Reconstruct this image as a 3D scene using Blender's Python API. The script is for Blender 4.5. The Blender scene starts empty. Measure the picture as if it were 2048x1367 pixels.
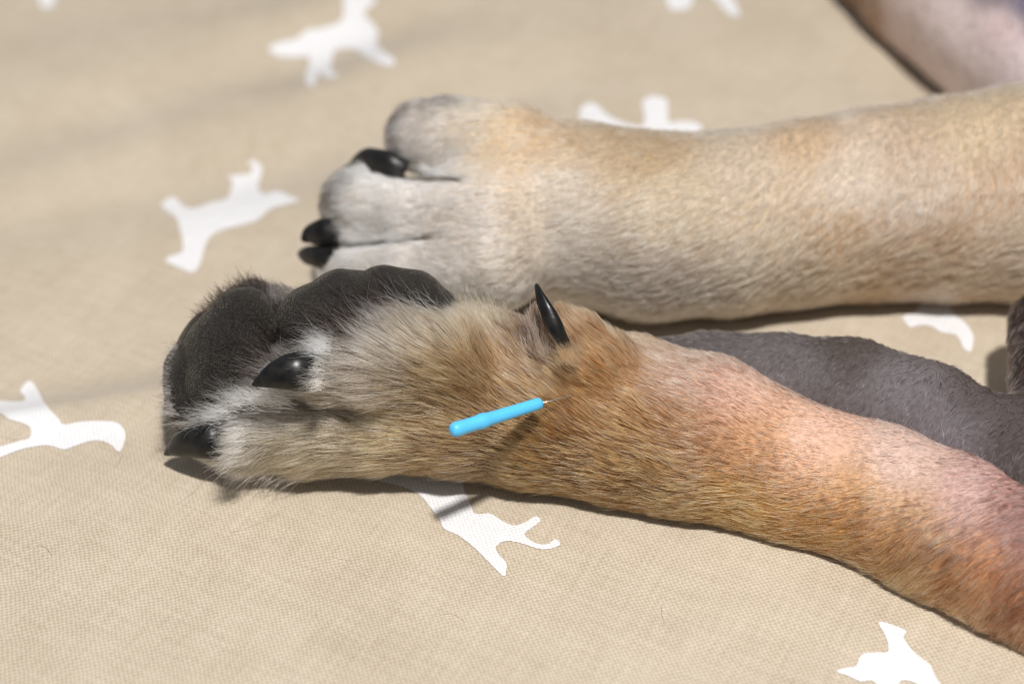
import bpy, math, random
import numpy as np
from mathutils import Vector, Matrix, kdtree

random.seed(7)
rng = np.random.default_rng(7)
scene = bpy.context.scene
S = 0.001                                    # all measures below are millimetres

# ------------------------------------------------------------------ camera
W, H, FPX = 2048.0, 1367.0, 3700.0
TH = math.radians(38.0)
DIST = 470.0
FWD = np.array([0.0, math.cos(TH), -math.sin(TH)])
RGT = np.array([1.0, 0.0, 0.0])
UPV = np.array([0.0, math.sin(TH), math.cos(TH)])
CAM = -DIST * FWD
cam_data = bpy.data.cameras.new("camera")
cam = bpy.data.objects.new("camera", cam_data)
scene.collection.objects.link(cam)
cam.location = Vector(CAM * S)
cam.rotation_euler = (math.pi / 2 - TH, 0, 0)
cam_data.sensor_width = 36.0
cam_data.lens = FPX / W * 36.0
cam_data.clip_start = 0.01
cam_data.clip_end = 50.0
cam_data.dof.use_dof = True
cam_data.dof.focus_distance = 0.407
cam_data.dof.aperture_fstop = 7.6
scene.camera = cam

# ------------------------------------------------------------------ light
world = bpy.data.worlds.new("World")
scene.world = world
world.use_nodes = True
bg = world.node_tree.nodes["Background"]
bg.inputs[0].default_value = (0.87, 0.92, 1.0, 1)
bg.inputs[1].default_value = 0.30


def lamp(name, direction, dist, size, power, color):
    ld = bpy.data.lights.new(name, 'AREA')
    ld.shape = 'DISK'
    ld.size = size
    ld.energy = power
    ld.color = color
    lo = bpy.data.objects.new(name, ld)
    d = Vector(direction).normalized()
    lo.location = d * dist
    lo.rotation_euler = (-d).to_track_quat('-Z', 'Y').to_euler()
    scene.collection.objects.link(lo)
    return lo


lamp("ceiling_lamp", (0.12, -0.38, 1.0), 1.6, 0.10, 35.0, (1.0, 0.972, 0.94))

scene.view_settings.view_transform = 'Standard'
scene.view_settings.look = 'None'
scene.view_settings.exposure = 0.0
scene.view_settings.gamma = 1.0
scene.cycles.use_denoising = True
scene.cycles.filter_width = 1.05
scene.cycles.max_bounces = 10
scene.cycles.transmission_bounces = 8
scene.cycles.sample_clamp_indirect = 6.0
scene.cycles_curves.shape = 'RIBBONS'
scene.cycles_curves.subdivisions = 2

# ------------------------------------------------------------------ helpers


def lin(c):
    c = np.asarray(c, float) / 255.0
    return np.where(c <= 0.04045, c / 12.92, ((c + 0.055) / 1.055) ** 2.4)


def at(px, py, z):
    """the point at height z (mm) seen at a place of the photograph"""
    d = FWD + RGT * (px - W / 2) / FPX - UPV * (py - H / 2) / FPX
    t = (z - CAM[2]) / d[2]
    return CAM + d * t


def project(p):
    q = p - CAM
    dep = q @ FWD
    return np.stack([W / 2 + FPX * (q @ RGT) / dep, H / 2 - FPX * (q @ UPV) / dep], -1), dep


_LAT = rng.random((64, 64, 64)).astype(np.float32)


def noise(p, scale, off=0.0):
    q = p / scale + off + 1000.0
    i = np.floor(q).astype(int)
    f = q - i
    f = f * f * (3 - 2 * f)
    r = 0
    for a in (0, 1):
        for b in (0, 1):
            for c in (0, 1):
                w = (f[..., 0] if a else 1 - f[..., 0]) * (f[..., 1] if b else 1 - f[..., 1]) * (f[..., 2] if c else 1 - f[..., 2])
                r = r + w * _LAT[(i[..., 0] + a) % 64, (i[..., 1] + b) % 64, (i[..., 2] + c) % 64]
    return r * 2 - 1


def sstep(a, b, x):
    t = np.clip((x - a) / (b - a), 0, 1)
    return t * t * (3 - 2 * t)


def new_obj(name, data, parent=None):
    o = bpy.data.objects.new(name, data)
    scene.collection.objects.link(o)
    if parent is not None:
        o.parent = parent
    return o


def mesh_obj(name, verts, faces, mat, parent=None, smooth=True):
    me = bpy.data.meshes.new(name)
    me.from_pydata((np.asarray(verts) * S).tolist(), [], [tuple(int(k) for k in f) for f in faces])
    me.validate()
    me.update()
    if smooth:
        me.polygons.foreach_set("use_smooth", [True] * len(me.polygons))
    me.materials.append(mat)
    return new_obj(name, me, parent)


# ------------------------------------------------------------------ materials


class NT:
    def __init__(self, name):
        self.m = bpy.data.materials.new(name)
        self.m.use_nodes = True
        self.n = self.m.node_tree.nodes
        self.l = self.m.node_tree.links
        self.b = self.n.get("Principled BSDF")

    def node(self, t, **kw):
        nd = self.n.new(t)
        for k, v in kw.items():
            if k.startswith("i_"):
                nd.inputs[int(k[2:])].default_value = v
            else:
                setattr(nd, k, v)
        return nd

    def math(self, op, a, b=None, c=None):
        nd = self.n.new("ShaderNodeMath")
        nd.operation = op
        for i, v in enumerate((a, b, c)):
            if v is None:
                continue
            if isinstance(v, (int, float)):
                nd.inputs[i].default_value = v
            else:
                self.l.new(v, nd.inputs[i])
        return nd.outputs[0]

    def link(self, a, b):
        self.l.new(a, b)

    def set(self, **kw):
        for k, v in kw.items():
            self.b.inputs[k.replace("_", " ")].default_value = v


def fabric_material(name, col_a, col_b, weave_mix):
    t = NT(name)
    tc = t.node("ShaderNodeTexCoord")
    mp = t.node("ShaderNodeMapping")
    mp.inputs["Rotation"].default_value = (0, 0, math.radians(28))
    mp.inputs["Scale"].default_value = (1000, 1000, 1000)
    t.link(tc.outputs["Object"], mp.inputs[0])
    # slow wandering of the threads
    wn = t.node("ShaderNodeTexNoise")
    wn.inputs["Scale"].default_value = 0.12
    wn.inputs["Detail"].default_value = 2
    t.link(mp.outputs[0], wn.inputs["Vector"])
    vadd = t.node("ShaderNodeVectorMath", operation='MULTIPLY_ADD')
    t.link(wn.outputs["Color"], vadd.inputs[0])
    vadd.inputs[1].default_value = (1.6, 1.6, 0)
    t.link(mp.outputs[0], vadd.inputs[2])
    wn2 = t.node("ShaderNodeTexNoise")
    wn2.inputs["Scale"].default_value = 0.7
    wn2.inputs["Detail"].default_value = 2
    t.link(mp.outputs[0], wn2.inputs["Vector"])
    vadd2 = t.node("ShaderNodeVectorMath", operation='MULTIPLY_ADD')
    t.link(wn2.outputs["Color"], vadd2.inputs[0])
    vadd2.inputs[1].default_value = (0.55, 0.55, 0)
    t.link(vadd.outputs[0], vadd2.inputs[2])
    sp = t.node("ShaderNodeSeparateXYZ")
    t.link(vadd2.outputs[0], sp.inputs[0])
    P = 0.63
    su = t.math('SINE', t.math('MULTIPLY', sp.outputs[0], math.pi / P))
    sv = t.math('SINE', t.math('MULTIPLY', sp.outputs[1], math.pi / P))
    chk = t.math('MULTIPLY', su, sv)                       # plain weave: over / under
    ridge = t.math('ADD', t.math('ABSOLUTE', su), t.math('ABSOLUTE', sv))

    def slub(sx, sy):
        m2 = t.node("ShaderNodeMapping")
        m2.inputs["Scale"].default_value = (sx, sy, 1)
        t.link(mp.outputs[0], m2.inputs[0])
        n2 = t.node("ShaderNodeTexNoise")
        n2.inputs["Scale"].default_value = 1.0
        n2.inputs["Detail"].default_value = 3
        t.link(m2.outputs[0], n2.inputs["Vector"])
        return n2.outputs["Fac"]
    s1 = slub(0.10, 1.1)
    s2 = slub(1.1, 0.10)
    slubs = t.math('ADD', s1, s2)
    hgt = t.math('ADD', t.math('MULTIPLY_ADD', chk, 0.5, t.math('MULTIPLY', ridge, 0.35)), t.math('MULTIPLY', slubs, 0.7))
    big = t.node("ShaderNodeTexNoise")
    big.inputs["Scale"].default_value = 0.03
    big.inputs["Detail"].default_value = 4
    t.link(mp.outputs[0], big.inputs["Vector"])
    fac = t.math('MULTIPLY_ADD', chk, weave_mix, t.math('MULTIPLY_ADD', slubs, 0.45, -0.02))
    fac = t.math('ADD', fac, t.math('MULTIPLY_ADD', big.outputs["Fac"], 0.5, -0.18))
    mx = t.node("ShaderNodeMix", data_type='RGBA')
    mx.clamp_factor = True
    t.link(fac, mx.inputs["Factor"])
    mx.inputs[6].default_value = (*col_a, 1)
    mx.inputs[7].default_value = (*col_b, 1)
    t.link(mx.outputs[2], t.b.inputs["Base Color"])
    bp = t.node("ShaderNodeBump")
    bp.inputs["Strength"].default_value = 0.45
    bp.inputs["Distance"].default_value = 0.00014
    t.link(hgt, bp.inputs["Height"])
    t.link(bp.outputs[0], t.b.inputs["Normal"])
    t.set(Roughness=0.9)
    t.b.inputs["Specular IOR Level"].default_value = 0.15
    t.b.inputs["Sheen Weight"].default_value = 0.15
    return t.m


M_FABRIC = fabric_material("beige_canvas", lin((152, 137, 116)), lin((201, 189, 171)), 0.30)
M_PRINT = fabric_material("white_print", lin((196, 194, 194)), lin((228, 227, 228)), 0.45)


def claw_material():
    t = NT("black_claw")
    tc = t.node("ShaderNodeTexCoord")
    n = t.node("ShaderNodeTexNoise")
    n.inputs["Scale"].default_value = 420
    n.inputs["Detail"].default_value = 5
    t.link(tc.outputs["Object"], n.inputs["Vector"])
    r = t.node("ShaderNodeValToRGB")
    r.color_ramp.elements[0].position = 0.35
    r.color_ramp.elements[0].color = (0.003, 0.003, 0.0035, 1)
    r.color_ramp.elements[1].position = 0.75
    r.color_ramp.elements[1].color = (0.014, 0.012, 0.010, 1)
    t.link(n.outputs["Fac"], r.inputs[0])
    t.link(r.outputs[0], t.b.inputs["Base Color"])
    t.link(t.math('MULTIPLY_ADD', n.outputs["Fac"], 0.3, 0.2), t.b.inputs["Roughness"])
    t.b.inputs['Specular IOR Level'].default_value = 0.35
    bp = t.node("ShaderNodeBump")
    bp.inputs["Strength"].default_value = 0.3
    bp.inputs["Distance"].default_value = 0.0003
    t.link(n.outputs["Fac"], bp.inputs["Height"])
    t.link(bp.outputs[0], t.b.inputs["Normal"])
    return t.m


def pad_material():
    t = NT("dark_pad_skin")
    tc = t.node("ShaderNodeTexCoord")
    v = t.node("ShaderNodeTexVoronoi")
    v.inputs["Scale"].default_value = 1900
    t.link(tc.outputs["Object"], v.inputs["Vector"])
    n = t.node("ShaderNodeTexNoise")
    n.inputs["Scale"].default_value = 160
    n.inputs["Detail"].default_value = 6
    t.link(tc.outputs["Object"], n.inputs["Vector"])
    g = t.node("ShaderNodeTexNoise")
    g.inputs["Scale"].default_value = 3200
    g.inputs["Detail"].default_value = 2
    t.link(tc.outputs["Object"], g.inputs["Vector"])
    r = t.node("ShaderNodeValToRGB")
    r.color_ramp.elements[0].position = 0.42
    r.color_ramp.elements[0].color = (0.005, 0.004, 0.0035, 1)
    r.color_ramp.elements[1].position = 0.75
    r.color_ramp.elements[1].color = (0.021, 0.017, 0.013, 1)
    t.link(t.math('ADD', t.math('ADD', t.math('MULTIPLY', n.outputs["Fac"], 0.5), t.math('MULTIPLY', g.outputs["Fac"], 0.6)), t.math('MULTIPLY', v.outputs["Distance"], 0.15)), r.inputs[0])
    t.link(r.outputs[0], t.b.inputs["Base Color"])
    t.set(Roughness=0.55)
    t.b.inputs['Specular IOR Level'].default_value = 0.3
    t.b.inputs['Sheen Roughness'].default_value = 0.25
    t.b.inputs["Sheen Weight"].default_value = 0.13
    t.b.inputs["Sheen Tint"].default_value = (0.9, 0.8, 0.65, 1)
    bp = t.node("ShaderNodeBump")
    bp.inputs["Strength"].default_value = 0.9
    bp.inputs["Distance"].default_value = 0.0005
    t.link(t.math('SUBTRACT', t.math('MULTIPLY', g.outputs["Fac"], 0.8), v.outputs["Distance"]), bp.inputs["Height"])
    bp2 = t.node("ShaderNodeBump")
    bp2.inputs["Strength"].default_value = 0.5
    bp2.inputs["Distance"].default_value = 0.0012
    t.link(n.outputs["Fac"], bp2.inputs["Height"])
    t.link(bp.outputs[0], bp2.inputs["Normal"])
    t.link(bp2.outputs[0], t.b.inputs["Normal"])
    return t.m


def skin_material():
    t = NT("dog_skin")
    a = t.node("ShaderNodeAttribute", attribute_name="col")
    n = t.node("ShaderNodeTexNoise")
    n.inputs["Scale"].default_value = 900
    n.inputs["Detail"].default_value = 4
    tc = t.node("ShaderNodeTexCoord")
    t.link(tc.outputs["Object"], n.inputs["Vector"])
    mx = t.node("ShaderNodeMix", data_type='RGBA', blend_type='MULTIPLY')
    mx.inputs["Factor"].default_value = 0.8
    t.link(a.outputs["Color"], mx.inputs[6])
    t.link(t.math('MULTIPLY_ADD', n.outputs["Fac"], 1.4, 0.35), mx.inputs[7])
    t.link(mx.outputs[2], t.b.inputs["Base Color"])
    t.set(Roughness=0.85)
    t.b.inputs['Specular IOR Level'].default_value = 0.1
    return t.m


def hair_material(name, rough=0.35, rad=0.6):
    t = NT(name)
    t.n.remove(t.b)
    h = t.node("ShaderNodeBsdfHairPrincipled")
    h.model = 'CHIANG'
    h.parametrization = 'COLOR'
    a = t.node("ShaderNodeAttribute", attribute_name="col")
    t.link(a.outputs["Color"], h.inputs["Color"])
    h.inputs["Roughness"].default_value = rough
    h.inputs["Radial Roughness"].default_value = rad
    h.inputs["Coat"].default_value = 0.0
    h.inputs["Random Roughness"].default_value = 0.2
    h.inputs["IOR"].default_value = 1.5
    t.link(h.outputs[0], t.n["Material Output"].inputs["Surface"])
    return t.m


def plain_material(name, col, rough, metal=0.0, **kw):
    t = NT(name)
    tc = t.node("ShaderNodeTexCoord")
    n = t.node("ShaderNodeTexNoise")
    n.inputs["Scale"].default_value = 500
    t.link(tc.outputs["Object"], n.inputs["Vector"])
    t.set(Base_Color=(*col, 1), Metallic=metal)
    t.link(t.math('MULTIPLY_ADD', n.outputs["Fac"], 0.15, rough - 0.07), t.b.inputs["Roughness"])
    for k, v in kw.items():
        t.b.inputs[k.replace("_", " ")].default_value = v
    return t.m


M_CLAW = claw_material()
M_PAD = pad_material()
M_SKIN = skin_material()
M_FUR = hair_material("dog_fur")
M_BLUE = plain_material("blue_plastic", lin((84, 186, 236)), 0.42, Subsurface_Weight=0.15, Subsurface_Radius=(0.001, 0.001, 0.001))
M_STEEL = plain_material("steel_wire", (0.6, 0.6, 0.6), 0.25, 1.0)

# ------------------------------------------------------------------ the fabric
RIDGE_A, RIDGE_B = at(-200, 885, 0), at(560, 745, 0)


def fab_h(x, y):
    x = np.asarray(x, float)
    y = np.asarray(y, float)
    p = np.stack([x, y, x * 0], -1)
    h = 0.28 * noise(p * np.array([0.5, 1.0, 1]), 17.0, 13.0) + 2.2 * noise(p * np.array([0.55, 1.0, 1]), 55.0, 3.3)
    # slanting soft wrinkles beyond the crease
    u = (y - 0.42 * x)
    far = sstep(30, 110, y)
    h = h + far * 4.0 * np.sin(u / 11.0 + 1.2 * noise(p, 70.0, 9.1)) * (0.5 + 0.5 * noise(p, 60.0, 5.0)) * sstep(60, -30, x)
    # the padded top bends down beyond a slanting crease, at the side of the paw only
    d = RIDGE_B - RIDGE_A
    nrm = np.array([-d[1], d[0]]) / math.hypot(d[0], d[1])
    s = (x - RIDGE_A[0]) * nrm[0] + (y - RIDGE_A[1]) * nrm[1]
    left = sstep(-20, -85, x)
    h = h + left * (2.0 * np.exp(-(s / 9.0) ** 2) - 8.5 * sstep(0, 26, s))
    e0, e1 = at(860, 945, 0), at(2100, 1305, 0)
    ev = (e1 - e0)[:2] / np.linalg.norm((e1 - e0)[:2])
    al = (x - e0[0]) * ev[0] + (y - e0[1]) * ev[1]
    ac = -(x - e0[0]) * ev[1] + (y - e0[1]) * ev[0]
    h = h + 0.55 * np.sin(al / 6.5 + 2.5 * noise(p, 30.0, 17.0)) * np.exp(-((ac + 4) / 13.0) ** 2) * sstep(0, 40, al) * (0.4 + 0.6 * noise(p, 35.0, 23.0))
    return h - 0.4


def at_fabric(px, py):
    px = np.asarray(px, float)
    py = np.asarray(py, float)
    z = np.zeros_like(px)
    for _ in range(12):
        d = FWD + np.outer((px - W / 2) / FPX, RGT) - np.outer((py - H / 2) / FPX, UPV)
        t = (z - CAM[2]) / d[:, 2]
        p = CAM + d * t[:, None]
        z = 0.5 * z + 0.5 * fab_h(p[:, 0], p[:, 1])
    return p


xs = np.arange(-420, 421, 2.0)
ys = np.arange(-230, 621, 2.0)
gx, gy = np.meshgrid(xs, ys)
gz = fab_h(gx, gy)
fv = np.stack([gx.ravel(), gy.ravel(), gz.ravel()], -1)
nx, ny = len(xs), len(ys)
ii = (np.arange(ny - 1)[:, None] * nx + np.arange(nx - 1)[None, :]).ravel()
ff = np.stack([ii, ii + 1, ii + nx + 1, ii + nx], -1)
fabric = mesh_obj("bed_cover", fv, ff, M_FABRIC)
fabric["kind"] = "structure"
fabric["label"] = "beige woven canvas cover printed with white running dogs"

MOTIFS = [
    [(322, 410), (347, 395), (366, 412), (390, 417), (421, 406), (454, 397), (461, 382), (465, 364), (456, 353), (483, 351), (500, 347), (507, 336), (496, 329), (509, 322), (524, 338), (518, 364), (516, 377), (529, 388), (557, 382), (579, 393), (599, 401), (570, 410), (540, 419), (513, 441), (478, 452), (443, 461), (419, 476), (408, 500), (399, 531), (386, 545), (364, 538), (331, 522), (347, 511), (364, 505), (366, 483), (360, 461), (355, 439), (340, 426)],
    [(538, 98), (557, 86), (594, 78), (613, 62), (646, 57), (676, 47), (686, 35), (688, 18), (688, -6), (707, -14), (746, -4), (748, 10), (734, 18), (730, 33), (748, 51), (756, 68), (752, 86), (768, 104), (789, 121), (781, 133), (754, 125), (730, 113), (715, 100), (686, 98), (668, 105), (664, 125), (662, 137), (674, 154), (656, 156), (641, 148), (633, 156), (627, 174), (613, 166), (611, 148), (619, 133), (617, 115), (592, 115), (566, 115), (549, 109)],
    [(-29, 801), (0, 800), (29, 801), (51, 797), (41, 780), (59, 762), (73, 776), (93, 810), (117, 837), (129, 849), (166, 843), (205, 842), (234, 846), (249, 861), (250, 880), (239, 904), (222, 890), (195, 881), (161, 888), (129, 899), (98, 891), (59, 895), (24, 905), (0, 915), (-39, 930), (-60, 915), (-39, 900), (0, 893), (29, 885), (59, 876), (61, 856), (44, 846), (20, 839), (0, 827), (-40, 820)],
    [(745, 954), (800, 925), (873, 920), (920, 950), (928, 978), (939, 1002), (950, 1027), (979, 1027), (1005, 1042), (1027, 1051), (1049, 1045), (1071, 1033), (1081, 1042), (1063, 1056), (1049, 1069), (1071, 1086), (1096, 1088), (1111, 1078), (1120, 1089), (1100, 1098), (1074, 1097), (1041, 1086), (1012, 1082), (992, 1093), (997, 1108), (1012, 1126), (1010, 1152), (997, 1144), (976, 1122), (946, 1093), (917, 1071), (888, 1057), (879, 1038), (862, 1016), (844, 994), (822, 980), (800, 972), (756, 961)],
    [(1757, 1245), (1771, 1245), (1797, 1254), (1813, 1263), (1807, 1274), (1819, 1294), (1838, 1312), (1860, 1329), (1869, 1349), (1880, 1367), (1891, 1397), (1860, 1400), (1841, 1371), (1806, 1360), (1797, 1371), (1792, 1397), (1766, 1397), (1751, 1366), (1736, 1361), (1718, 1362), (1696, 1351), (1672, 1342), (1694, 1335), (1712, 1331), (1718, 1318), (1727, 1307), (1753, 1304), (1775, 1304), (1776, 1287), (1768, 1266)],
    [(1806, 634), (1834, 620), (1841, 604), (1869, 596), (1896, 609), (1908, 628), (1926, 642), (1941, 660), (1947, 679), (1941, 704), (1927, 697), (1919, 679), (1908, 669), (1883, 665), (1862, 653), (1838, 651), (1820, 655), (1810, 644)],
    [(1159, 230), (1168, 211), (1189, 208), (1206, 223), (1224, 236), (1247, 246), (1276, 254), (1288, 248), (1288, 226), (1285, 207), (1298, 194), (1328, 197), (1335, 211), (1338, 245), (1361, 243), (1386, 245), (1405, 257), (1400, 285), (1280, 285), (1180, 262)],
    [(1335, -30), (1385, -30), (1382, 12), (1364, 20), (1346, 22), (1336, 10)],
    [(1408, -30), (1445, -30), (1478, 22), (1473, 34), (1455, 27), (1438, 8)],
    [(75, -25), (108, -25), (108, 8), (100, 16), (85, 16), (79, 4)],
]


def smooth_poly(pts, n=5):
    pts = np.array(pts, float)
    out = []
    m = len(pts)
    for i in range(m):
        p0, p1, p2, p3 = pts[i - 1], pts[i], pts[(i + 1) % m], pts[(i + 2) % m]
        for k in range(n):
            t = k / n
            out.append(0.5 * ((2 * p1) + (p2 - p0) * t + (2 * p0 - 5 * p1 + 4 * p2 - p3) * t * t + (3 * p1 - p0 - 3 * p2 + p3) * t ** 3))
    return np.array(out)


import bmesh
for poly in MOTIFS:
    pp = smooth_poly(poly)
    ground = at_fabric(pp[:, 0], pp[:, 1])
    ground[:, :2] += rng.normal(0, 0.035, (len(ground), 2))
    bm = bmesh.new()
    vs = [bm.verts.new((g[0], g[1], 0)) for g in ground]
    es = [bm.edges.new((vs[i], vs[(i + 1) % len(vs)])) for i in range(len(vs))]
    bmesh.ops.triangle_fill(bm, use_beauty=True, use_dissolve=False, edges=es)
    for _ in range(4):
        long_e = [e for e in bm.edges if e.calc_length() > 2.2]
        if not long_e:
            break
        bmesh.ops.subdivide_edges(bm, edges=long_e, cuts=1)
        bmesh.ops.triangulate(bm, faces=bm.faces[:])
    co = np.array([v.co for v in bm.verts])
    hz = fab_h(co[:, 0], co[:, 1]) + 0.16
    for v, z in zip(bm.verts, hz):
        v.co = (v.co.x * S, v.co.y * S, z * S)
    bmesh.ops.recalc_face_normals(bm, faces=bm.faces[:])
    for f in bm.faces:
        if f.normal.z < 0:
            f.normal_flip()
        f.smooth = True
    me = bpy.data.meshes.new("printed_dog")
    bm.to_mesh(me)
    bm.free()
    me.materials.append(M_PRINT)
    new_obj("printed_dog", me, fabric)

# ------------------------------------------------------------------ bodies as one smooth surface each
import openvdb


def chain(pts):
    """(px, py, z mm, radius px) -> list of (point mm, radius mm)"""
    out = []
    for px, py, z, r in pts:
        p = at(px, py, z)
        dep = (p - CAM) @ FWD
        out.append((p, r * dep / FPX))
    return out


def seg_dist(p, a, ra, b, rb):
    ab = b - a
    t = np.clip(((p - a) @ ab) / max(ab @ ab, 1e-9), 0, 1)
    t = t.astype(np.float32)
    return np.linalg.norm(p - (a + t[..., None] * ab), axis=-1) - (ra + (rb - ra) * t)


def smin(a, b, k):
    h = np.clip(0.5 + 0.5 * (b - a) / k, 0, 1)
    return b + (a - b) * h - k * h * (1 - h)


def chain_dist(p, ch, k=6.0):
    d = None
    for (a, ra), (b, rb) in zip(ch[:-1], ch[1:]):
        e = seg_dist(p, a, ra, b, rb)
        d = e if d is None else smin(d, e, k * 0.3)
    return d


def fold_dist(p, line):
    """how far (mm) a point lies from a fold drawn as (px, py, half width px)"""
    uv, dep = project(p.astype(np.float64))
    best = None
    for (x0, y0, r0), (x1, y1, r1) in zip(line[:-1], line[1:]):
        a_, ab = np.array([x0, y0], float), np.array([x1 - x0, y1 - y0], float)
        t = np.clip(((uv - a_) @ ab) / (ab @ ab), 0, 1)
        e = np.linalg.norm(uv - (a_ + t[..., None] * ab), axis=-1) - (r0 + (r1 - r0) * t)
        best = e if best is None else np.minimum(best, e)
    return best * dep / FPX


def build_sdf(chains, ks, vox, bump=0.0, bump_scale=14.0, flat=None, carve=()):
    allp = np.array([c[0] for ch in chains for c in ch])
    allr = np.array([c[1] for ch in chains for c in ch])
    lo = (allp - allr[:, None]).min(0) - 4
    hi = (allp + allr[:, None]).max(0) + 4
    n = np.ceil((hi - lo) / vox).astype(int)
    ax = [lo[i] + vox * np.arange(n[i]) for i in range(3)]
    P = np.stack(np.meshgrid(*ax, indexing='ij'), -1).astype(np.float32)
    d = None
    for ch, k in zip(chains, ks):
        e = chain_dist(P, ch)
        d = e if d is None else smin(d, e, k)
    for line, depth in carve:                 # folds: cut to a depth below the skin along a line
        e = fold_dist(P, line)
        d = -smin(-d, np.maximum(e, -(d + depth)), 0.6)
    if bump:
        d = d + bump * noise(P, bump_scale, 2.0) + 0.35 * bump * noise(P, bump_scale * 0.4, 6.0)
    if flat is not None:                      # what rests on the cover flattens against it
        d = -smin(-d, -(flat - P[..., 2]), 4.0)
    g = openvdb.FloatGrid(background=5.0)
    g.copyFromArray(np.ascontiguousarray(d.astype(np.float32)))
    pts, quads = g.convertToQuads(isovalue=0.0)
    pts = np.array(pts) * vox + lo
    return pts, np.array(quads)


def normals_of(v, q):
    n = np.zeros_like(v)
    fn = np.cross(v[q[:, 2]] - v[q[:, 0]], v[q[:, 3]] - v[q[:, 1]])
    for k in range(4):
        np.add.at(n, q[:, k], fn)
    return n / (np.linalg.norm(n, axis=1, keepdims=True) + 1e-12)


def smooth_mesh(v, q, it=3):
    for _ in range(it):
        acc = np.zeros_like(v)
        cnt = np.zeros(len(v))
        for a, b in ((0, 1), (1, 2), (2, 3), (3, 0)):
            np.add.at(acc, q[:, a], v[q[:, b]])
            np.add.at(acc, q[:, b], v[q[:, a]])
            np.add.at(cnt, q[:, a], 1)
            np.add.at(cnt, q[:, b], 1)
        v = 0.5 * v + 0.5 * acc / np.maximum(cnt, 1)[:, None]
    return v


def field(ctrl, uv, sig=60.0):
    """smooth blend of control rows (px, py, values...)"""
    c = np.array(ctrl, float)
    out = np.zeros((len(uv), c.shape[1] - 2))
    step = 40000
    for i in range(0, len(uv), step):
        d2 = ((uv[i:i + step, None, :] - c[None, :, :2]) ** 2).sum(-1)
        w = 1.0 / (d2 + sig * sig) ** 2
        w /= w.sum(1, keepdims=True)
        out[i:i + step] = w @ c[:, 2:]
    return out


def body_mesh(name, v, q, col_fn, parent, skin=0.4):
    o = mesh_obj(name, v, q, M_SKIN, parent)
    uv, _ = project(v)
    c = col_fn(uv) * (skin(uv)[:, None] if callable(skin) else skin)
    at_ = o.data.color_attributes.new("col", 'FLOAT_COLOR', 'POINT')
    at_.data.foreach_set("color", np.concatenate([c, np.ones((len(c), 1))], 1).ravel().astype(np.float32))
    return o


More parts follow.
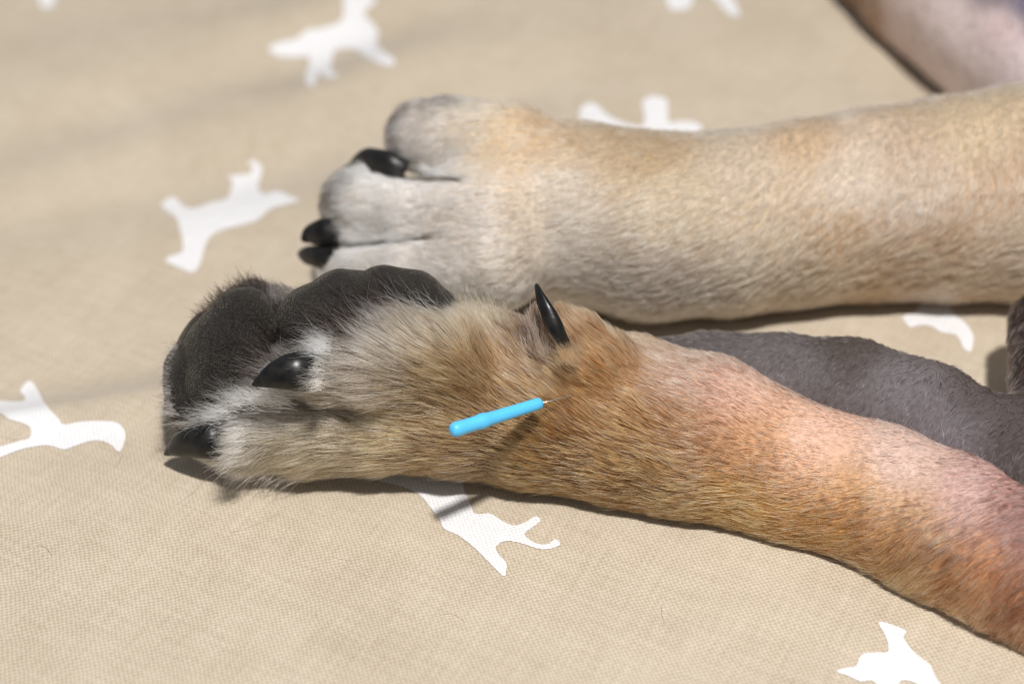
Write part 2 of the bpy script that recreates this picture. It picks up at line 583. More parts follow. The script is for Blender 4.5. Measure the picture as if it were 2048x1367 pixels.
def make_fur(name, parent, v, q, count, col_fn, flow_ctrl, radius=0.055, npt=5, avoid=(), clump=0.6, guides=14,
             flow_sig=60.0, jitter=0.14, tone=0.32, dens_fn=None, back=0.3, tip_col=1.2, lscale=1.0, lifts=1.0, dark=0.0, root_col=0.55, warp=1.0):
    nrm = normals_of(v, q)
    tri = np.concatenate([q[:, [0, 1, 2]], q[:, [0, 2, 3]]])
    area = np.linalg.norm(np.cross(v[tri[:, 1]] - v[tri[:, 0]], v[tri[:, 2]] - v[tri[:, 0]]), axis=1)
    cen = v[tri].mean(1)
    tn = nrm[tri].mean(1)
    view = CAM - cen
    view /= np.linalg.norm(view, axis=1, keepdims=True)
    facing = (tn * view).sum(1)
    w = area * np.where(facing > -0.35, 1.0, back)
    uvc, _ = project(cen)
    w = w * np.where((uvc[:, 0] > 2300) | (uvc[:, 0] < -100) | (uvc[:, 1] < -150), 0.12, 1.0)
    if dens_fn is not None:
        w = w * dens_fn(uvc)
    w = w * (cen[:, 2] > 0.8)
    idx = rng.choice(len(tri), count, p=w / w.sum())
    a, b = rng.random((2, count))
    sq = np.sqrt(a)
    bc = np.stack([1 - sq, sq * (1 - b), sq * b], -1)
    root = (v[tri[idx]] * bc[..., None]).sum(1)
    n = (nrm[tri[idx]] * bc[..., None]).sum(1)
    n /= np.linalg.norm(n, axis=1, keepdims=True)
    keep = np.ones(count, bool)
    for ch, grow in avoid:
        keep &= (fold_dist(root, ch) if len(ch[0]) == 3 else chain_dist(root, ch)) > grow
    root, n = root[keep], n[keep]
    N = len(root)
    uv, _ = project(root)
    fl = field(flow_ctrl, uv, flow_sig)
    dirimg = fl[:, :2]
    dirimg /= np.linalg.norm(dirimg, axis=1, keepdims=True) + 1e-9
    L = lscale * fl[:, 2] * (0.55 + 0.75 * rng.random(N) ** 0.8)
    lift = np.radians(fl[:, 3] * lifts)
    d = dirimg[:, :1] * RGT - dirimg[:, 1:2] * UPV
    # wandering tufts
    sw = np.stack([noise(root, 5.0, k * 3.7) for k in range(3)], -1) * 0.2
    sw += np.stack([noise(root, 1.7, k * 5.1 + 20) for k in range(3)], -1) * 0.15
    d = d + sw + rng.normal(0, jitter, (N, 3))
    tdir = d - n * (d * n).sum(1, keepdims=True)
    tdir /= np.linalg.norm(tdir, axis=1, keepdims=True) + 1e-9
    lift = np.clip(lift + rng.normal(0, 0.13, N), 0.06, 1.4)
    pts = np.zeros((N, npt, 3))
    pts[:, 0] = root - n * 0.15
    for k in range(1, npt):
        s = (k - 0.5) / (npt - 1)
        ang = lift * (1.25 - 0.95 * s)
        step = (tdir * np.cos(ang)[:, None] + n * np.sin(ang)[:, None]) * (L / (npt - 1))[:, None]
        pts[:, k] = pts[:, k - 1] + step + rng.normal(0, 0.035, (N, 3)) * (L / 6)[:, None]
    # tufts: tips draw together
    G = max(N // guides, 1)
    gi = rng.choice(N, G, replace=False)
    kd = kdtree.KDTree(G)
    for j, g in enumerate(gi):
        kd.insert(root[g], j)
    kd.balance()
    near = np.array([gi[kd.find(r)[1]] for r in root])
    cl = clump * (0.5 + rng.random(N))
    for k in range(1, npt):
        s = k / (npt - 1)
        pts[:, k] += (pts[near, k] - pts[:, k]) * (cl * s ** 1.3)[:, None]
    # nothing sinks into the cover
    gz_ = fab_h(pts[..., 0], pts[..., 1]) + 0.1
    pts[..., 2] = np.maximum(pts[..., 2], gz_)
    wv = rng.normal(0, 16, (N, 2))[near] + rng.normal(0, 13, (N, 2))
    wv += np.stack([noise(root, 7.0, 41.0), noise(root, 7.0, 47.0)], -1) * 26
    col = col_fn(uv + wv * warp)
    gv = rng.normal(0, tone, N)[near] * 0.7 + rng.normal(0, tone, N)
    col = col * np.exp(gv)[:, None]
    if dark:                                  # scattered dark guard hairs
        dk = rng.random(N) < dark * (0.6 + 0.8 * (noise(root, 9.0, 31.0) > -0.1))
        col[dk] = col[dk] ** 1.15 * np.array([0.26, 0.25, 0.25])
        lt = rng.random(N) < 0.08
        col[lt] = np.clip(col[lt] * 0.5 + 0.4, 0, 0.85)
    col = np.clip(col, 0.004, 0.88)
    rad = np.array([1.0, 1.0, 0.85, 0.6, 0.15]) if npt == 5 else np.linspace(1, 0.15, npt)
    cu = bpy.data.hair_curves.new(name)
    cu.add_curves([npt] * N)
    cu.attributes["position"].data.foreach_set("vector", (pts * S).astype(np.float32).ravel())
    ra = cu.attributes.get("radius") or cu.attributes.new("radius", 'FLOAT', 'POINT')
    rr = (radius * (0.7 + 0.6 * rng.random(N)))[:, None] * rad[None, :] * S
    ra.data.foreach_set("value", rr.astype(np.float32).ravel())
    ca = cu.attributes.new("col", 'FLOAT_COLOR', 'POINT')
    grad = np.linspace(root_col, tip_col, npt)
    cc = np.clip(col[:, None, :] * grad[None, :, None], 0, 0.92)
    cc = np.concatenate([cc, np.ones((N, npt, 1))], -1)
    ca.data.foreach_set("color", cc.astype(np.float32).ravel())
    cu.materials.append(M_FUR)
    o = new_obj(name, cu, parent)
    o["kind"] = "stuff"
    return o


def colour_fn(ctrl, sig=45.0, gain=1.0, power=1.0, desat=None):
    rows = [(c[0], c[1], *lin(c[2:5])) for c in ctrl]

    def fn(uv):
        c = field(rows, uv, sig) ** power * (gain(uv) if callable(gain) else gain)
        if desat is not None:
            k = (desat(uv)[:, None] if callable(desat) else desat)
            c = c + (c @ np.array([[0.3], [0.59], [0.11]]) - c) * k
        return np.clip(c, 0, 0.9)
    return fn


def claw(name, parent, pts, flatten=0.62, seg=20, sub=5):
    """horn: rings along a bent spine, higher than wide, closed at both ends"""
    ch = chain(pts)
    P = np.array([c[0] for c in ch])
    R = np.array([c[1] for c in ch])
    tt = np.linspace(0, len(P) - 1, (len(P) - 1) * sub + 1)
    i = np.clip(tt.astype(int), 0, len(P) - 2)
    f = (tt - i)[:, None]

    def g(j):
        return P[np.clip(j, 0, len(P) - 1)]
    p0, p1, p2, p3 = g(i - 1), g(i), g(i + 1), g(i + 2)
    C = 0.5 * (2 * p1 + (p2 - p0) * f + (2 * p0 - 5 * p1 + 4 * p2 - p3) * f ** 2 + (3 * p1 - p0 - 3 * p2 + p3) * f ** 3)
    Rr = np.interp(tt, np.arange(len(R)), R)
    T = np.gradient(C, axis=0)
    T /= np.linalg.norm(T, axis=1, keepdims=True)
    verts, faces = [], []
    for c, r, t in zip(C, Rr, T):
        side = np.cross(t, UPV)
        side /= np.linalg.norm(side)
        up = np.cross(side, t)
        for k in range(seg):
            a = 2 * math.pi * k / seg
            ca, sa = math.cos(a), math.sin(a)
            verts.append(c + side * (r * flatten * ca) + up * r * sa * (1.0 if sa > 0 else 0.92))
    for j in range(len(C) - 1):
        for k in range(seg):
            faces.append((j * seg + k, j * seg + (k + 1) % seg, (j + 1) * seg + (k + 1) % seg, (j + 1) * seg + k))
    faces.append(tuple(range(seg))[::-1])
    faces.append(tuple((len(C) - 1) * seg + k for k in range(seg)))
    return mesh_obj(name, verts, faces, M_CLAW, parent)


def pad(parent, pts, bump=0.35):
    ch = chain(pts)
    v, q = build_sdf([ch], [1.0], 0.6, bump, 4.0)
    v = smooth_mesh(v, q, 2)
    mesh_obj("paw_pad", v, q, M_PAD, parent)
    return ch


# ------------------------------------------------------------------ the dog
dog = bpy.data.objects.new("dog", None)
scene.collection.objects.link(dog)
dog["label"] = "tan short-haired dog lying down, only its outstretched legs and paws showing"
dog["category"] = "dog"

# ---- near leg, lying on its side with the sole turned up
A_main = chain([(860, 775, 17, 150), (960, 790, 15.5, 163), (1090, 812, 14.5, 167), (1250, 844, 12.5, 170), (1400, 880, 11.5, 167), (1590, 950, 7.5, 145),
                (1750, 997, 7, 152), (1900, 1063, 7, 158), (2060, 1133, 7, 167), (2320, 1245, 8, 186)])
A_toeL = chain([(900, 850, 14, 90), (760, 858, 12, 84), (620, 868, 10.5, 78), (500, 878, 9.5, 64), (455, 880, 9, 50)])
A_toeU = chain([(900, 720, 30, 95), (760, 730, 30, 84), (680, 735, 29, 70), (620, 735, 29, 50)])
A_palm = chain([(800, 700, 29, 100), (640, 690, 25, 85), (545, 650, 24, 62), (515, 625, 26, 48)])
A_tip = chain([(560, 780, 18, 75), (470, 790, 16, 55)])
A_dew = chain([(1170, 725, 31, 60), (1120, 678, 36, 42), (1085, 645, 39, 25)])
A_dew2 = chain([(1205, 715, 32, 58), (1170, 670, 37, 38), (1142, 640, 40, 22)])
PADS_A = [
    [(487, 640, 29, 68), (455, 700, 24, 82), (440, 770, 19, 70)],
    [(432, 690, 20, 72), (398, 755, 16, 70), (378, 812, 13, 50)],
    [(625, 640, 36, 72), (690, 610, 37, 72), (745, 600, 37, 58)],
    [(765, 592, 37, 62), (830, 598, 38, 55), (880, 620, 38, 42)],
]
legA = None
COL_A = colour_fn([
    (450, 840, 236, 232, 228), (420, 800, 225, 220, 214), (480, 920, 215, 200, 176), (600, 880, 216, 194, 156), (700, 815, 172, 152, 128),
    (560, 830, 205, 195, 182), (800, 880, 204, 170, 124), (640, 940, 205, 180, 140), (900, 900, 172, 134, 88), (650, 690, 222, 212, 202),
    (700, 740, 214, 198, 178), (760, 660, 212, 198, 182), (560, 600, 38, 29, 24), (590, 660, 34, 26, 22), (500, 765, 52, 38, 31),
    (540, 720, 36, 27, 23), (700, 640, 44, 34, 28), (480, 580, 36, 28, 23), (400, 740, 80, 60, 50), (790, 590, 40, 31, 26), (740, 615, 40, 31, 26), (850, 600, 70, 54, 44),
    (860, 640, 216, 194, 166), (950, 640, 216, 188, 154), (900, 750, 206, 172, 128), (1000, 700, 222, 184, 140),
    (1000, 810, 160, 119, 74), (1100, 870, 158, 112, 65), (1050, 950, 150, 111, 66), (1180, 770, 214, 160, 104), (1250, 720, 230, 184, 140),
    (1250, 850, 178, 128, 79), (1300, 960, 168, 122, 72), (1350, 735, 228, 186, 158), (1350, 850, 196, 143, 95), (1450, 780, 230, 184, 160),
    (1500, 900, 204, 152, 104), (1500, 1010, 200, 152, 90), (1650, 870, 224, 178, 150), (1700, 1000, 208, 158, 104), (1650, 1065, 196, 150, 94),
    (1800, 920, 214, 180, 164), (1800, 1050, 206, 162, 118), (1850, 1130, 192, 152, 112), (1950, 980, 200, 160, 150), (1980, 1120, 204, 150, 108),
    (2040, 1050, 160, 116, 108), (2050, 1190, 184, 136, 106), (1075, 665, 128, 104, 98), (1160, 640, 205, 160, 118), (1210, 670, 222, 176, 130)], power=1.1, desat=lambda uv: -0.02 + 0.2 * sstep(1250, 1550, uv[:, 0]) * sstep(1080, 980, uv[:, 1] - 0.35 * (uv[:, 0] - 1700)))
# px, py, direction in the picture, length mm, lift degrees
FLOW_A = [
    (450, 850, -1, 0.15, 5.5, 22), (480, 930, -1, 0.45, 8.5, 26), (560, 945, -0.8, 0.6, 8, 22), (600, 880, -1, 0.12, 9, 15), (700, 830, -1, -0.1, 9, 12),
    (800, 880, -1, 0.05, 8, 12), (900, 930, -1, 0.05, 7, 12), (440, 800, -1, -0.3, 8, 30), (540, 790, -1, -0.3, 9, 24), (560, 720, -0.9, -0.5, 9, 28),
    (540, 600, -0.7, -0.9, 7.5, 36), (500, 575, -0.8, -0.6, 5, 36), (600, 660, -0.8, -0.6, 8, 30), (660, 700, -1, -0.25, 10, 26), (700, 760, -1, 0.05, 9.5, 18),
    (720, 660, -0.9, -0.6, 10, 28), (800, 640, -0.75, -0.7, 10, 28), (900, 640, -0.55, -0.8, 9, 28), (1000, 640, -0.45, -0.9, 8.5, 26), (860, 720, -0.8, -0.6, 8, 20),
    (900, 800, -0.9, -0.4, 7, 16), (1000, 760, -0.7, -0.7, 7, 18), (1000, 880, -1, -0.1, 6.5, 14), (1100, 760, -0.7, -0.6, 5.5, 20), (1100, 860, -0.85, -0.5, 5.5, 18),
    (1200, 820, -0.8, -0.5, 5.5, 20), (1150, 940, -1, -0.15, 5.5, 16), (1300, 800, -0.8, -0.45, 5, 20), (1300, 920, -0.9, -0.3, 5.5, 20), (1400, 1010, -1, 0.1, 5.5, 16),
    (1500, 860, -0.8, -0.3, 3, 16), (1500, 980, -0.9, -0.1, 5.5, 20), (1700, 900, -0.7, -0.2, 2.2, 14), (1700, 1050, -0.9, 0.3, 5, 18), (1850, 950, -0.6, -0.1, 2.2, 14),
    (1850, 1120, -0.8, 0.6, 5.5, 18), (2000, 1050, -0.6, 0.3, 3.5, 18), (2000, 1200, -0.7, 0.7, 6, 18),
    (1080, 650, -0.1, -1, 4, 14), (1150, 650, -0.5, -0.7, 6, 20), (1220, 680, -0.8, -0.5, 5, 18)]

vA, qA = build_sdf([A_main, A_toeL, A_toeU, A_palm, A_tip, A_dew, A_dew2], [8, 5, 4, 5, 4, 6, 5], 0.95, 0.55, 15.0, flat=-0.6)
vA = smooth_mesh(vA, qA, 2)
legA = body_mesh("leg", vA, qA, COL_A, dog, lambda uv: 0.35 + 0.45 * sstep(1250, 1600, uv[:, 0]))
legA["label"] = "near leg on its side with the dark paw pads turned up"
padsA = [pad(legA, p) for p in PADS_A]
CLAW_U = [(655, 742, 29, 36), (608, 744, 34, 42), (575, 746, 34.5, 38), (545, 753, 33.8, 27), (522, 762, 32.6, 14), (508, 768, 32, 5), (504, 769, 31.8, 1.5)]
CLAW_L = [(470, 882, 9, 40), (425, 880, 12, 42), (390, 882, 10.5, 37), (360, 890, 8, 26), (342, 899, 5.8, 14), (331, 907, 4.2, 5), (328, 909, 4, 1.5)]
CLAW_D = [(1146, 712, 34, 12), (1121, 672, 42, 17), (1098, 630, 46, 17), (1083, 600, 48, 14), (1076, 580, 49, 9.5), (1072, 570, 49.2, 5)]
for c in (CLAW_U, CLAW_L, CLAW_D):
    claw("claw", legA, c)
avoidA = [(c, 0.1) for c in padsA] + [(chain(CLAW_U[1:]), 0.1), (chain(CLAW_L[1:]), 0.1), (chain(CLAW_D[1:]), 0.0)]
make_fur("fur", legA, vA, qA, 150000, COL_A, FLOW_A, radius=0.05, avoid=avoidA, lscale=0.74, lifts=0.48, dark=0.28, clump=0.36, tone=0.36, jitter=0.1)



def tufts(name, parent, specs, npt=6):
    """longer hairs that stand along an edge: (polyline px py z, picture direction, length mm, colour, number, spread px, radius)"""
    allp, allc, allr = [], [], []
    for line, dr, ln, colr, num, spread, rd in specs:
        ln_ = np.array(line, float)
        t = rng.random(num) * (len(ln_) - 1)
        i = np.clip(t.astype(int), 0, len(ln_) - 2)
        q_ = ln_[i] + (ln_[i + 1] - ln_[i]) * (t - i)[:, None]
        q_[:, :2] += rng.normal(0, spread, (num, 2))
        root = np.array([at(*r_) for r_ in q_])
        d = np.array(dr, float)
        if d.ndim == 2:
            d = d[np.minimum(i, len(d) - 1)]
        else:
            d = np.tile(d, (num, 1))
        v3 = d[:, :1] * RGT - d[:, 1:2] * UPV - 0.25 * FWD
        v3 += rng.normal(0, 0.16, (num, 3))
        v3 /= np.linalg.norm(v3, axis=1, keepdims=True)
        bendv = rng.normal(0, 0.22, (num, 3)) + np.array([0, 0, -0.12])
        L = ln * (0.5 + 0.8 * rng.random(num))
        s_ = np.linspace(0, 1, npt)
        P_ = root[:, None, :] + L[:, None, None] * (s_[None, :, None] * v3[:, None, :] + (s_ ** 2)[None, :, None] * bendv[:, None, :])
        P_[..., 2] = np.maximum(P_[..., 2], fab_h(P_[..., 0], P_[..., 1]) + 0.1)
        allp.append(P_)
        allc.append(np.clip(lin(colr)[None] * np.exp(rng.normal(0, 0.35, num))[:, None], 0.004, 0.9))
        allr.append(np.full(num, rd) * (0.7 + 0.6 * rng.random(num)))
    P_, c_, r_ = np.concatenate(allp), np.concatenate(allc), np.concatenate(allr)
    N = len(P_)
    cu = bpy.data.hair_curves.new(name)
    cu.add_curves([npt] * N)
    cu.attributes["position"].data.foreach_set("vector", (P_ * S).astype(np.float32).ravel())
    ra = cu.attributes.get("radius") or cu.attributes.new("radius", 'FLOAT', 'POINT')
    ra.data.foreach_set("value", (r_[:, None] * np.linspace(1, 0.2, npt)[None] * S).astype(np.float32).ravel())
    ca = cu.attributes.new("col", 'FLOAT_COLOR', 'POINT')
    cc = np.concatenate([np.repeat(c_[:, None], npt, 1), np.ones((N, npt, 1))], -1)
    ca.data.foreach_set("color", cc.astype(np.float32).ravel())
    cu.materials.append(M_FUR)
    o = new_obj(name, cu, parent)
    o["kind"] = "stuff"
    return o


WHITE, GREY, DARK, TAN = (240, 236, 230), (196, 184, 170), (34, 26, 22), (214, 184, 140)
tufts("fringe", legA, [
    ([(640, 715, 36.5), (646, 745, 36), (640, 778, 35)], (-1, 0.05), 4.2, (205, 192, 174), 170, 6, 0.05),
    ([(372, 690, 24), (356, 760, 19), (352, 830, 15)], (-1, -0.1), 3.8, WHITE, 320, 4, 0.065),
    ([(372, 690, 24), (356, 760, 19), (352, 830, 15)], (-1, -0.2), 3.6, DARK, 220, 5, 0.05),
    ([(400, 640, 28), (440, 600, 31), (480, 578, 32)], (-0.7, -0.7), 2.4, DARK, 420, 6, 0.055),
    ([(480, 582, 31), (520, 578, 32), (545, 600, 31)], (-0.45, -0.9), 3.2, DARK, 420, 9, 0.055),
    ([(535, 600, 31), (552, 610, 32)], (0.05, -1), 5.0, GREY, 70, 8, 0.05),
    ([(545, 620, 30), (560, 700, 28)], (-0.5, -0.8), 6.5, DARK, 360, 10, 0.055),
    ([(590, 800, 24), (530, 790, 24), (470, 800, 22)], (-1, -0.35), 6.5, WHITE, 420, 12, 0.055),
    ([(600, 760, 27), (540, 735, 28)], (-0.9, -0.45), 8.0, GREY, 130, 14, 0.05),
    ([(560, 700, 29), (520, 760, 25)], (-0.75, -0.6), 8.0, DARK, 420, 14, 0.05),
    ([(470, 815, 21), (425, 832, 18)], (-1, -0.12), 6.0, WHITE, 240, 9, 0.05),
    ([(420, 835, 17), (375, 850, 13)], (-1, -0.1), 6.0, GREY, 80, 6, 0.05),
    ([(470, 850, 22), (482, 890, 20), (465, 930, 13)], (-1, 0.25), 4.6, (222, 210, 194), 200, 8, 0.05),
    ([(470, 935, 7), (540, 948, 5), (600, 940, 5)], (-0.8, 0.6), 4.5, GREY, 140, 9, 0.05),
    ([(656, 706, 38.5), (645, 688, 38), (660, 665, 39)], (-0.95, -0.3), 5.0, WHITE, 300, 12, 0.055),
    ([(660, 660, 40), (740, 620, 41), (800, 590, 41)], (-0.75, -0.6), 7.0, DARK, 500, 10, 0.055),
    ([(690, 660, 41), (780, 620, 42), (880, 610, 42)], (-0.7, -0.7), 5.0, GREY, 200, 12, 0.055),
    ([(900, 625, 38), (1020, 640, 36)], (-0.4, -0.9), 7.0, TAN, 260, 10, 0.05),
    ([(1120, 712, 40), (1145, 722, 39), (1165, 700, 39)], (-0.45, -0.9), 3.2, (150, 114, 80), 320, 8, 0.05),
    ([(1075, 690, 39), (1095, 715, 38)], (-0.2, -1), 4.5, (150, 132, 124), 90, 8, 0.045),
    ([(1060, 640, 40), (1075, 680, 40)], (-0.15, -1), 4.0, (150, 132, 124), 90, 5, 0.045),
])

# ---- far leg, back of the paw turned to us
B_main = chain([(1010, 404, 25, 160), (1060, 410, 25.5, 174), (1150, 424, 25, 178), (1300, 454, 22.5, 184), (1450, 448, 21.5, 181), (1600, 428, 21, 182),
                (1750, 410, 21.5, 189), (1900, 400, 22, 202), (2060, 388, 23, 216), (2320, 368, 25, 242)])
B_toe1 = chain([(1020, 305, 37, 98), (900, 280, 36, 80), (848, 276, 35, 73)])
B_toe2 = chain([(1000, 425, 32, 92), (820, 416, 29, 74), (724, 415, 26, 76)])
B_toe3 = chain([(1000, 520, 23, 98), (820, 535, 17, 74), (700, 530, 14, 58)])
PADS_B = [[(930, 262, 28, 58), (866, 270, 27, 73)], [(745, 372, 17, 68), (718, 402, 15, 75)]]
COL_B = colour_fn([
    (850, 260, 226, 212, 198), (880, 176, 60, 48, 40), (758, 215, 60, 48, 40), (860, 310, 236, 224, 212), (930, 260, 226, 206, 180), (720, 400, 244, 236, 226), (632, 400, 60, 50, 44), (668, 345, 70, 60, 52), (760, 380, 238, 230, 222), (800, 420, 236, 226, 216),
    (690, 520, 242, 234, 226), (900, 430, 230, 216, 202), (800, 560, 228, 218, 208), (1000, 280, 226, 192, 150), (1100, 255, 216, 180, 134), (1300, 290, 212, 178, 134),
    (1100, 400, 226, 206, 182), (1100, 520, 218, 202, 182), (1200, 590, 200, 182, 162), (1350, 400, 230, 206, 172), (1500, 330, 230, 206, 176), (1600, 270, 226, 192, 152),
    (1500, 500, 226, 196, 158), (1700, 350, 236, 212, 186), (1830, 360, 218, 190, 162), (1700, 500, 212, 168, 118), (1900, 520, 206, 160, 114), (1950, 250, 230, 202, 164),
    (2000, 400, 214, 176, 138), (1600, 590, 196, 160, 122), (1350, 600, 196, 172, 148), (1800, 590, 186, 136, 90)], gain=lambda uv: (1.04 - 0.16 * sstep(950, 1250, uv[:, 0]))[:, None], desat=lambda uv: 0.14 * sstep(950, 1150, uv[:, 0]), sig=32.0)
FLOW_B = [
    (850, 260, -1, 0.1, 6, 20), (700, 400, -1, 0.05, 7, 20), (700, 520, -1, 0.05, 7, 20), (900, 430, -1, 0.02, 7, 14), (900, 540, -1, 0, 6.5, 14), (1100, 300, -0.9, 0.3, 5, 16),
    (1100, 450, -1, 0.1, 6, 14), (1100, 570, -1, 0.05, 6, 14), (1300, 300, -0.7, 0.6, 4.5, 20), (1300, 450, -0.9, 0.4, 5, 20), (1300, 580, -1, 0.1, 5.5, 18),
    (1600, 280, -0.3, 0.9, 4.5, 26), (1600, 400, -0.6, 0.7, 5, 24), (1600, 530, -0.9, 0.4, 6, 22), (1850, 250, -0.2, 0.9, 4.5, 28), (1850, 400, -0.4, 0.8, 5, 26),
    (1850, 540, -0.9, 0.3, 6.5, 22), (2040, 300, -0.2, 0.9, 5, 26), (2040, 560, -0.9, 0.3, 7, 22)]
# the folds between the toes are cut in
CARVE_B = [([(755, 340, 14), (800, 350, 15), (870, 357, 12), (930, 359, 4)], 4.5), ([(640, 494, 9), (720, 490, 9), (800, 483, 7), (880, 472, 2)], 3.0)]
vB, qB = build_sdf([B_main, B_toe1, B_toe2, B_toe3], [8, 3, 3.5, 6], 0.85, 0.35, 17.0, flat=-0.6, carve=CARVE_B)
vB = smooth_mesh(vB, qB, 2)
legB = body_mesh("leg", vB, qB, COL_B, dog, 0.6)
legB["label"] = "far pale leg with the back of its paw showing"
padsB = [pad(legB, p) for p in PADS_B]
CLAWS_B = [[(812, 340, 33, 20), (775, 328, 34, 27), (735, 318, 32, 23), (713, 320, 30, 11), (705, 323, 29.5, 2)],
           [(680, 466, 23, 29), (648, 464, 23, 29), (622, 470, 21, 22), (608, 478, 20, 10), (603, 481, 19.8, 2)],
           [(675, 514, 18, 25), (643, 514, 17, 25), (616, 511, 15, 20), (602, 508, 14, 11), (595, 507, 13.8, 2)]]
for c in CLAWS_B:
    claw("claw", legB, c)
make_fur("fur", legB, vB, qB, 150000, COL_B, FLOW_B, radius=0.055, lscale=0.62, lifts=0.6, clump=0.4, dark=0.03, tone=0.2, root_col=0.95, tip_col=1.1, avoid=[(c, -0.2) for c, _ in CARVE_B] + [(c, 0.1) for c in padsB] + [(chain(c), 0.2) for c in CLAWS_B])

# ---- dark thinly haired leg between the two
D_main = chain([(1320, 745, 11, 70), (1420, 752, 12, 88), (1560, 768, 13.5, 102), (1700, 790, 14.5, 112), (1850, 838, 15, 114), (1960, 900, 15, 112), (2100, 985, 16, 125), (2300, 1080, 18, 150)])
D_up = chain([(2085, 640, 20, 62), (2095, 760, 18, 72), (2120, 900, 16, 100)])
COL_D = colour_fn([(1350, 690, 90, 84, 83), (1600, 740, 102, 96, 96), (1800, 780, 114, 107, 109), (1900, 850, 116, 108, 112), (1700, 690, 82, 74, 70), (1950, 800, 88, 80, 77), (2020, 680, 60, 46, 42), (2040, 900, 84, 75, 73)])
FLOW_D = [(1300, 700, -1, 0, 2, 14), (1700, 740, -0.5, 0.7, 1.8, 14), (1950, 820, -0.4, 0.8, 2, 14), (2050, 680, 0.1, 1, 3, 16)]
vD, qD = build_sdf([D_main, D_up], [8, 8], 1.2, 0.4, 16.0, flat=-0.6)
vD = smooth_mesh(vD, qD, 2)
legD = body_mesh("leg", vD, qD, COL_D, dog, 0.75)
legD["label"] = "dark grey thinly haired leg between the two tan legs"
make_fur("fur", legD, vD, qD, 28000, COL_D, FLOW_D, radius=0.04, tone=0.4, clump=0.4, lscale=1.0, dark=0.15)

# ---- belly behind, far out of focus
E_main = chain([(1790, -225, 16, 240), (1960, -55, 18, 240), (2220, 110, 22, 280)])
COL_E = colour_fn([(1700, 0, 150, 118, 96), (1740, 50, 170, 140, 118), (1800, 40, 222, 203, 197), (1900, 60, 226, 209, 206), (1950, 150, 228, 211, 208), (2040, 130, 222, 204, 205), (1990, -30, 130, 118, 124), (2060, 5, 120, 114, 130), (2060, -60, 120, 114, 130), (2000, 60, 222, 200, 198)], 25)
FLOW_E = [(1700, 0, 0.5, 0.8, 3, 16), (1900, 100, 0.6, 0.7, 2, 14), (2048, 0, 0.6, 0.7, 3, 14)]
vE, qE = build_sdf([E_main], [4], 2.0, 0.5, 25.0, flat=-0.6)
vE = smooth_mesh(vE, qE, 2)
belly = body_mesh("belly", vE, qE, COL_E, dog, 0.95)
belly["label"] = "pinkish thinly haired belly, blurred"
make_fur("fur", belly, vE, qE, 5000, COL_E, FLOW_E, radius=0.06)

# ------------------------------------------------------------------ acupuncture needle
needle = bpy.data.objects.new("acupuncture_needle", None)
scene.collection.objects.link(needle)
needle["label"] = "light blue handled acupuncture needle stuck in the near leg"
needle["category"] = "needle"
N0, N1 = at(912, 858, 35.5), at(1076, 807, 31.5)
N2 = at(1152, 789, 29.0)


def rod(name, a, b, prof, mat, parent, seg=24):
    """turned rod: profile rows (distance along, radius)"""
    ax = (b - a) / np.linalg.norm(b - a)
    s = np.cross(ax, [0, 0, 1.0])
    s /= np.linalg.norm(s)
    u = np.cross(s, ax)
    verts, faces = [], []
    for t, r in prof:
        for k in range(seg):
            an = 2 * math.pi * k / seg
            verts.append(a + ax * t + (s * math.cos(an) + u * math.sin(an)) * r)
    for j in range(len(prof) - 1):
        for k in range(seg):
            faces.append((j * seg + k, j * seg + (k + 1) % seg, (j + 1) * seg + (k + 1) % seg, (j + 1) * seg + k))
    faces.append(tuple(range(seg))[::-1])
    faces.append(tuple((len(prof) - 1) * seg + k for k in range(seg)))
    return mesh_obj(name, verts, faces, mat, parent)


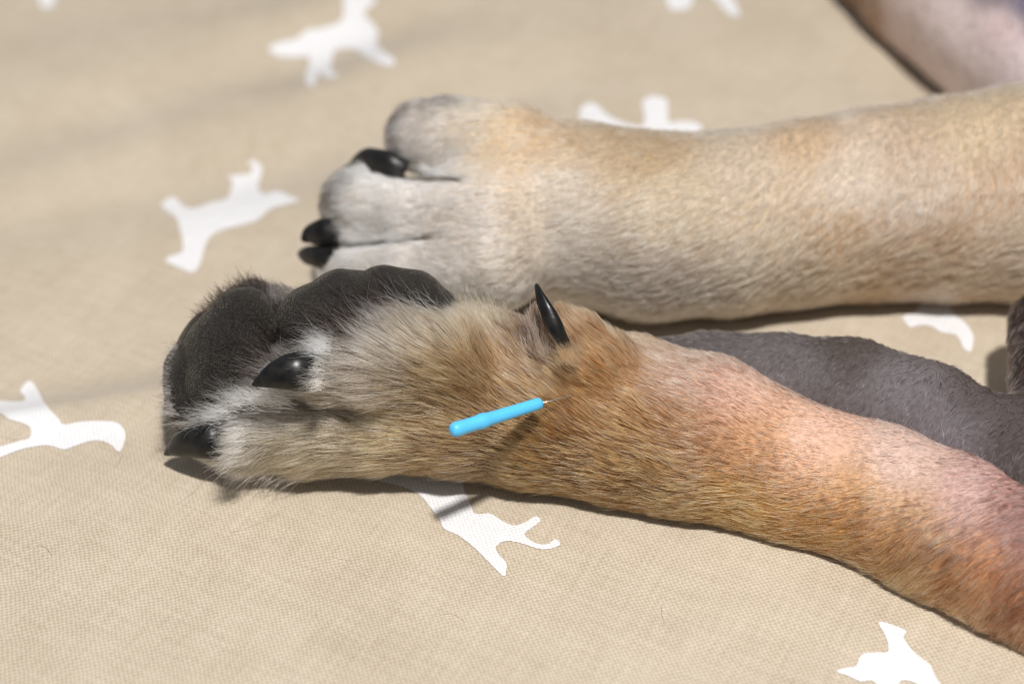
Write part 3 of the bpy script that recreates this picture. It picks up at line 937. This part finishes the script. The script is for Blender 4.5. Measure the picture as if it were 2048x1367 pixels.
HL = np.linalg.norm(N1 - N0)
R0, R1 = 1.62, 1.32
prof = [(-1.35, 0.15), (-1.3, 0.7), (-1.0, 1.25), (-0.5, 1.5), (0.1, R0), (1.2, R0), (2.0, R0 - 0.06), (5.6, R0 - 0.08), (6.2, R0 + 0.1), (7.6, R0 + 0.1), (8.3, R0 - 0.1)]
prof += [(HL * t, R0 - 0.1 + (R1 - R0 + 0.1) * t) for t in (0.5, 0.65, 0.8, 0.95)] + [(HL + 0.2, R1), (HL + 0.6, R1 - 0.2), (HL + 0.75, R1 - 0.6), (HL + 0.8, 0.2)]
rod("handle", N0, N1, prof, M_BLUE, needle)
SL = np.linalg.norm(N2 - N1)
rod("steel_shaft", N1, N2, [(0.2, 0.14), (SL * 0.5, 0.14), (SL, 0.12), (SL + 0.6, 0.02)], M_STEEL, needle, 10)

# ------------------------------------------------------------------ shed hairs lying on the cover
shed = []
for (x0, y0, x1, y1, bend) in [(352, 1010, 412, 958, 5), (455, 960, 530, 978, -4), (560, 905, 563, 978, 3), (60, 1098, 104, 1112, -12), (0, 872, 60, 872, 8),
                               (1325, 1205, 1330, 1250, 3), (460, 1065, 560, 1025, 6), (230, 935, 245, 905, 4), (665, 1113, 700, 1120, 3), (880, 1230, 930, 1245, -8)]:
    t = np.linspace(0, 1, 8)
    px = x0 + (x1 - x0) * t - bend * 4 * t * (1 - t) * (y1 - y0) / math.hypot(x1 - x0, y1 - y0)
    py = y0 + (y1 - y0) * t + bend * 4 * t * (1 - t) * (x1 - x0) / math.hypot(x1 - x0, y1 - y0)
    p = at_fabric(px, py)
    p[:, 2] += 0.3 + 0.5 * np.sin(t * 3.1)
    shed.append(p)
shed = np.array(shed)
cu = bpy.data.hair_curves.new("shed_hair")
cu.add_curves([8] * len(shed))
cu.attributes["position"].data.foreach_set("vector", (shed * S).astype(np.float32).ravel())
ra = cu.attributes.get("radius") or cu.attributes.new("radius", 'FLOAT', 'POINT')
ra.data.foreach_set("value", np.full(shed.shape[0] * 8, 0.04 * S, np.float32))
ca = cu.attributes.new("col", 'FLOAT_COLOR', 'POINT')
cc = np.ones((len(shed), 8, 4))
cc[..., :3] = np.where(np.arange(len(shed)) % 4 == 3, 0.4, 0.85)[:, None, None]
ca.data.foreach_set("color", cc.astype(np.float32).ravel())
cu.materials.append(M_FUR)
so = new_obj("shed_hair", cu)
so["kind"] = "stuff"
so["label"] = "loose fine dog hairs lying on the beige cover"
so["category"] = "hair"
